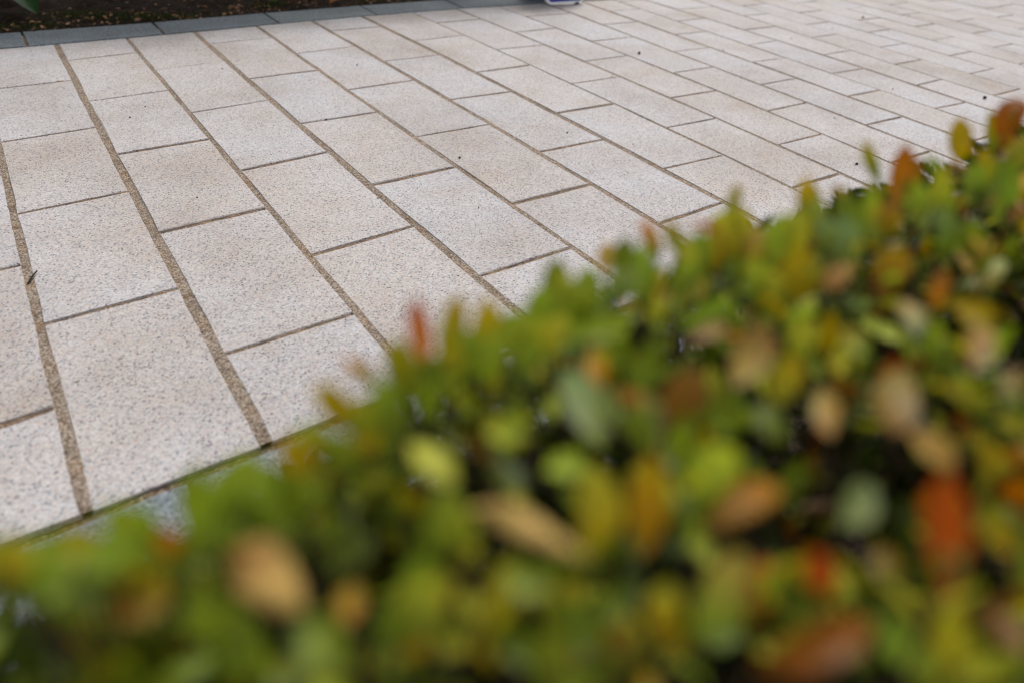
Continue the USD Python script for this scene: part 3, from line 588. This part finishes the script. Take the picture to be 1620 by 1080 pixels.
# ------------------------------------------------------------------ far shrub, litter and seedling in the far bed
rs = random.Random(9)
shrub = thing('shrub', 'dark broad-leaved shrub standing in the soil bed behind the blue-grey kerb', 'shrub', (0, 0, 0))
fol = []
dark = lin((26, 52, 22))
for _ in range(4200):
    u = rs.uniform(-1.6, 3.6); y = rs.uniform(4.25, 6.2); top = 1.15
    z = rs.uniform(.14, top)
    if z < .9434 - .74 * (y - .05) / 4.15 + .34 and y < 4.95: continue  # upper leaves out of view overhang the bed, added to shade its soil
    an = rs.uniform(0, 6.28); dn = rs.uniform(-.5, .5); L = rs.uniform(.09, .15)
    ax = np.array([math.cos(an), math.sin(an), dn]); ax /= np.linalg.norm(ax)
    B = np.array([u, y, z]); T = B + ax * L
    if T[1] < 4.2: continue
    v, f, c = leaf_mesh(B, T, L * .5, np.array([rs.gauss(0, .4), rs.gauss(0, .4), 1]), jit(dark, rs, .3), jit(dark, rs, .3), rs, nl=4)
    fol.append((v, f, c))
v, f = join([(a, b) for a, b, c in fol])
obj('foliage', (v, f), LEAF, shrub, smooth=True, col=np.vstack([c for a, b, c in fol]), kind='stuff')
for i in range(9):
    u = -1.3 + i * .5 + rs.uniform(-.1, .1); y = rs.uniform(4.85, 5.5); p = [np.array([u + rs.uniform(-.05, .05) * s, y + rs.uniform(-.05, .05) * s, -.05 + .2 * s]) for s in range(6)]
    obj('branch', tube(p, np.linspace(.016, .006, 6), 8), BARK, shrub, smooth=True)
v, f, c = leaf_mesh((.20, 4.62, .15), (.297, 4.40, .03), .125, (.1, -.5, 1), lin((44, 84, 40)), lin((40, 76, 36)), rs, curl=.1)
obj('leaf', (v, f), LEAF, shrub, smooth=True, col=c, label='single broad leaf hanging out over the soil towards the kerb')
seed = thing('seedling', 'small bright green seedling growing in the dark soil behind the kerb', 'seedling', (1.545, 4.50, -.02))
obj('stem', tube([(0, 0, 0), (.004, 0, .03), (0, .004, .06)], [.0016, .0014, .001], 5), LEAF, seed, smooth=True, col=np.tile(lin((70, 110, 40)), (17, 1)))
for i in range(8):
    an = i * 2.4; z = .02 + .006 * i; L = rs.uniform(.028, .046)
    v, f, c = leaf_mesh((0, 0, z), (L * math.cos(an), L * math.sin(an), z + .012), L * .5, (0, 0, 1), lin((80, 135, 40)), lin((95, 155, 45)), rs, nl=4)
    obj('leaf', (v, f), LEAF, seed, smooth=True, col=c)
lit = []
for _ in range(900):
    u = rs.uniform(-1, 4.2); y = kerb_back(u) + .01 + abs(rs.gauss(0, .22)); L = rs.uniform(.012, .038); an = rs.uniform(0, 6.28); z = -.005 + .02 * rs.random()
    d = np.array([math.cos(an), math.sin(an), rs.uniform(-.3, .3)]) * L
    k = lin(rs.choice([(110, 75, 50), (90, 55, 38), (140, 105, 75), (70, 45, 30), (160, 125, 85), (105, 60, 40), (150, 110, 90)])) * .8
    v, f, c = leaf_mesh((u, y, z), (u + d[0], y + d[1], z + d[2]), L * rs.uniform(.3, .6), (rs.gauss(0, .4), rs.gauss(0, .4), 1), k, k * rs.uniform(.7, 1.2), rs, nl=3, curl=rs.uniform(-.1, .25))
    lit.append((v, f, c))
v, f = join([(a, b) for a, b, c in lit])
obj('leaf_litter', (v, f), DRYLEAF, smooth=True, col=np.vstack([c for a, b, c in lit]), label='brown leaf litter strewn over the dark soil behind the kerb', cat='leaf litter', kind='stuff')
mos = []
for _ in range(1500):
    cu, cy = rs.choice([(.62, 4.42), (.45, 4.5), (.75, 4.36), (1.5, 4.45), (2.2, 4.40), (.95, 4.3), (2.35, 4.5), (.25, 4.3)])
    u = rs.gauss(cu, .09); y = max(rs.gauss(cy, .05), kerb_back(u) + .01); L = rs.uniform(.006, .014); an = rs.uniform(0, 6.28)
    k = lin(rs.choice([(60, 75, 25), (80, 90, 30), (45, 60, 20)])) * .6
    v, f, c = leaf_mesh((u, y, -.01), (u + L * math.cos(an), y + L * math.sin(an), rs.uniform(0, .014)), L * .5, (0, 0, 1), k, k * 1.2, rs, nl=2)
    mos.append((v, f, c))
v, f = join([(a, b) for a, b, c in mos])
obj('moss', (v, f), LEAF, smooth=True, col=np.vstack([c for a, b, c in mos]), label='green moss patches on the soil just behind the kerb', cat='moss', kind='stuff')
for (u, y, L, an, col, lab) in [(1.86, 4.37, .075, .3, (190, 125, 70), 'orange-brown fallen leaf at the back edge of the kerb, right of the seedling'),
                                (2.28, 4.40, .06, 1.2, (150, 140, 80), 'pale yellowish fallen leaf on the soil near the right end of the bed'),
                                (.60, 4.33, .035, 2.0, (170, 120, 80), 'small tan fallen leaf on mossy soil behind the kerb')]:
    k = lin(col) * .6
    v, f, c = leaf_mesh((u, y, .0), (u + L * math.cos(an), y + L * math.sin(an), .012), L * .55, (.1, -.2, 1), k, k * .8, rs, curl=.2)
    obj('fallen_leaf', (v, f), DRYLEAF, smooth=True, col=c, label=lab, cat='fallen leaf')

# ------------------------------------------------------------------ folding sign on the kerb
from shapely.geometry import box as sbox
sign = thing('folding_sign', 'blue folding floor sign with white rounded rim standing at the kerb', 'sign', (3.245, 3.93, 0.0), -.03)
def rrect(w, h, r): return sbox(r, r, w - r, h - r).buffer(r, quad_segs=6)
def panel(lean, y0, shape, t, y):
    m = trimesh.creation.extrude_polygon(shape, t)            # in x, z' with thickness along y'
    v = m.vertices.copy(); a = math.radians(lean)
    X, Z, Y = v[:, 0], v[:, 1], v[:, 2] + y
    return np.c_[X, y0 + Y * math.cos(a) + Z * math.sin(a), .005 + Z * math.cos(a) - Y * math.sin(a)], m.faces
W_, H_ = .34, .62
outer = rrect(W_, H_, .05); inner = outer.buffer(-.014)
for lean, y0, face in ((14, 0.0, -1), (-14, .32, 1)):
    obj('rim', panel(lean, y0, outer.difference(inner), .022, -.011), SIGN_WHITE, sign)
    obj('panel', panel(lean, y0, inner.buffer(.0015), .008, -.004), SIGN_BLUE, sign)
for fx in (.27,):
    for fy in (.0, .32):
        obj('foot', trimesh.creation.box((.028, .024, .014), trimesh.transformations.translation_matrix((fx + (.02 if fy else 0), fy, .0072))), RUBBER, sign)
obj('hinge', trimesh.creation.cylinder(.01, .26, sections=10, transform=trimesh.transformations.translation_matrix((.17, .16, .62)) @ trimesh.transformations.rotation_matrix(math.pi / 2, (0, 1, 0))), RUBBER, sign)

# ------------------------------------------------------------------ small things lying on the paving
def crumb(r, seed_, flat=.7):
    m = trimesh.creation.icosphere(subdivisions=1, radius=r); q = np.random.default_rng(seed_)
    m.vertices = m.vertices * q.uniform(.75, 1.2, (len(m.vertices), 1)) * [1, q.uniform(.7, 1), flat]
    m.vertices[:, 2] -= m.vertices[:, 2].min()
    return m
tw = thing('twig', 'short dark twig lying across the wide joint at the left', 'twig', (-.004, 1.735, .002))
obj('stem', tube([(-.003, -.006, 0), (.008, .014, .004), (.022, .036, .006)], [.0022, .0024, .0018], 6), CRUMB, tw, smooth=True)
special = [(3.008, 2.747, .0085, CRUMB, 'dark round pebble lying alone in the upper middle of the paving', 'pebble'),
           (1.854, 1.959, .0045, CRUMB_TAN, 'tan round crumb on a paver just right of the picture centre', 'pebble'),
           (4.224, 1.404, .010, CRUMB, 'large dark seed lying near the hedge tip at the right', 'seed'),
           (2.707, 1.200, .0065, CRUMB, 'dark oval seed on the paving just beyond the upright hedge shoot', 'seed'),
           (5.483, 2.884, .009, CRUMB, 'larger dark crumb of bark far off at the top right', 'bark crumb'),
           (1.332, 1.929, .005, CRUMB, 'blackish crumb beside the joint in the middle of the paving', 'crumb')]
for i, (u, y, r, m, lab, cat) in enumerate(special):
    t = obj(cat.replace(' ', '_'), crumb(r, i), m, smooth=True, label=lab, cat=cat)
    t.AddTranslateOp().Set(Gf.Vec3d(u, y, .0))
for i, (u, y, r) in enumerate([(.889, 3.261, .005), (.418, 2.786, .005), (1.054, 2.472, .006), (1.471, 3.101, .005), (.456, 2.015, .0035), (2.02, 1.75, .003), (3.126, 1.575, .0045), (3.873, 1.718, .005), (5.734, 3.027, .007), (4.299, 2.667, .006), (5.991, 2.795, .008), (6.436, 2.87, .008), (5.881, 2.553, .009), (3.567, 2.614, .006), (.92, 1.26, .003), (.49, 2.883, .004)]):
    t = obj('soil_crumb', crumb(r * (.72 if u < 5 else .5), 50 + i), CRUMB, smooth=True, label='tiny dark crumb of soil lying on the pale granite paving', cat='crumb', group='soil crumbs strewn over the paving')
    t.AddTranslateOp().Set(Gf.Vec3d(u, y, .0))
for (u, y, L, an, lab) in [(1.178, 1.563, .011, 1.0, 'thin dark flake lying on a paver at the middle of the paving'), (1.556, 1.656, .010, 2.4, 'small dark flake on the paver right of the picture centre')]:
    v, f, c = leaf_mesh((u, y, .001), (u + L * math.cos(an), y + L * math.sin(an), .003), L * .3, (0, 0, 1), (.04, .03, .03), (.05, .04, .035), rs, nl=3)
    obj('flake', (v, f), DRYLEAF, smooth=True, col=c, label=lab, cat='flake')
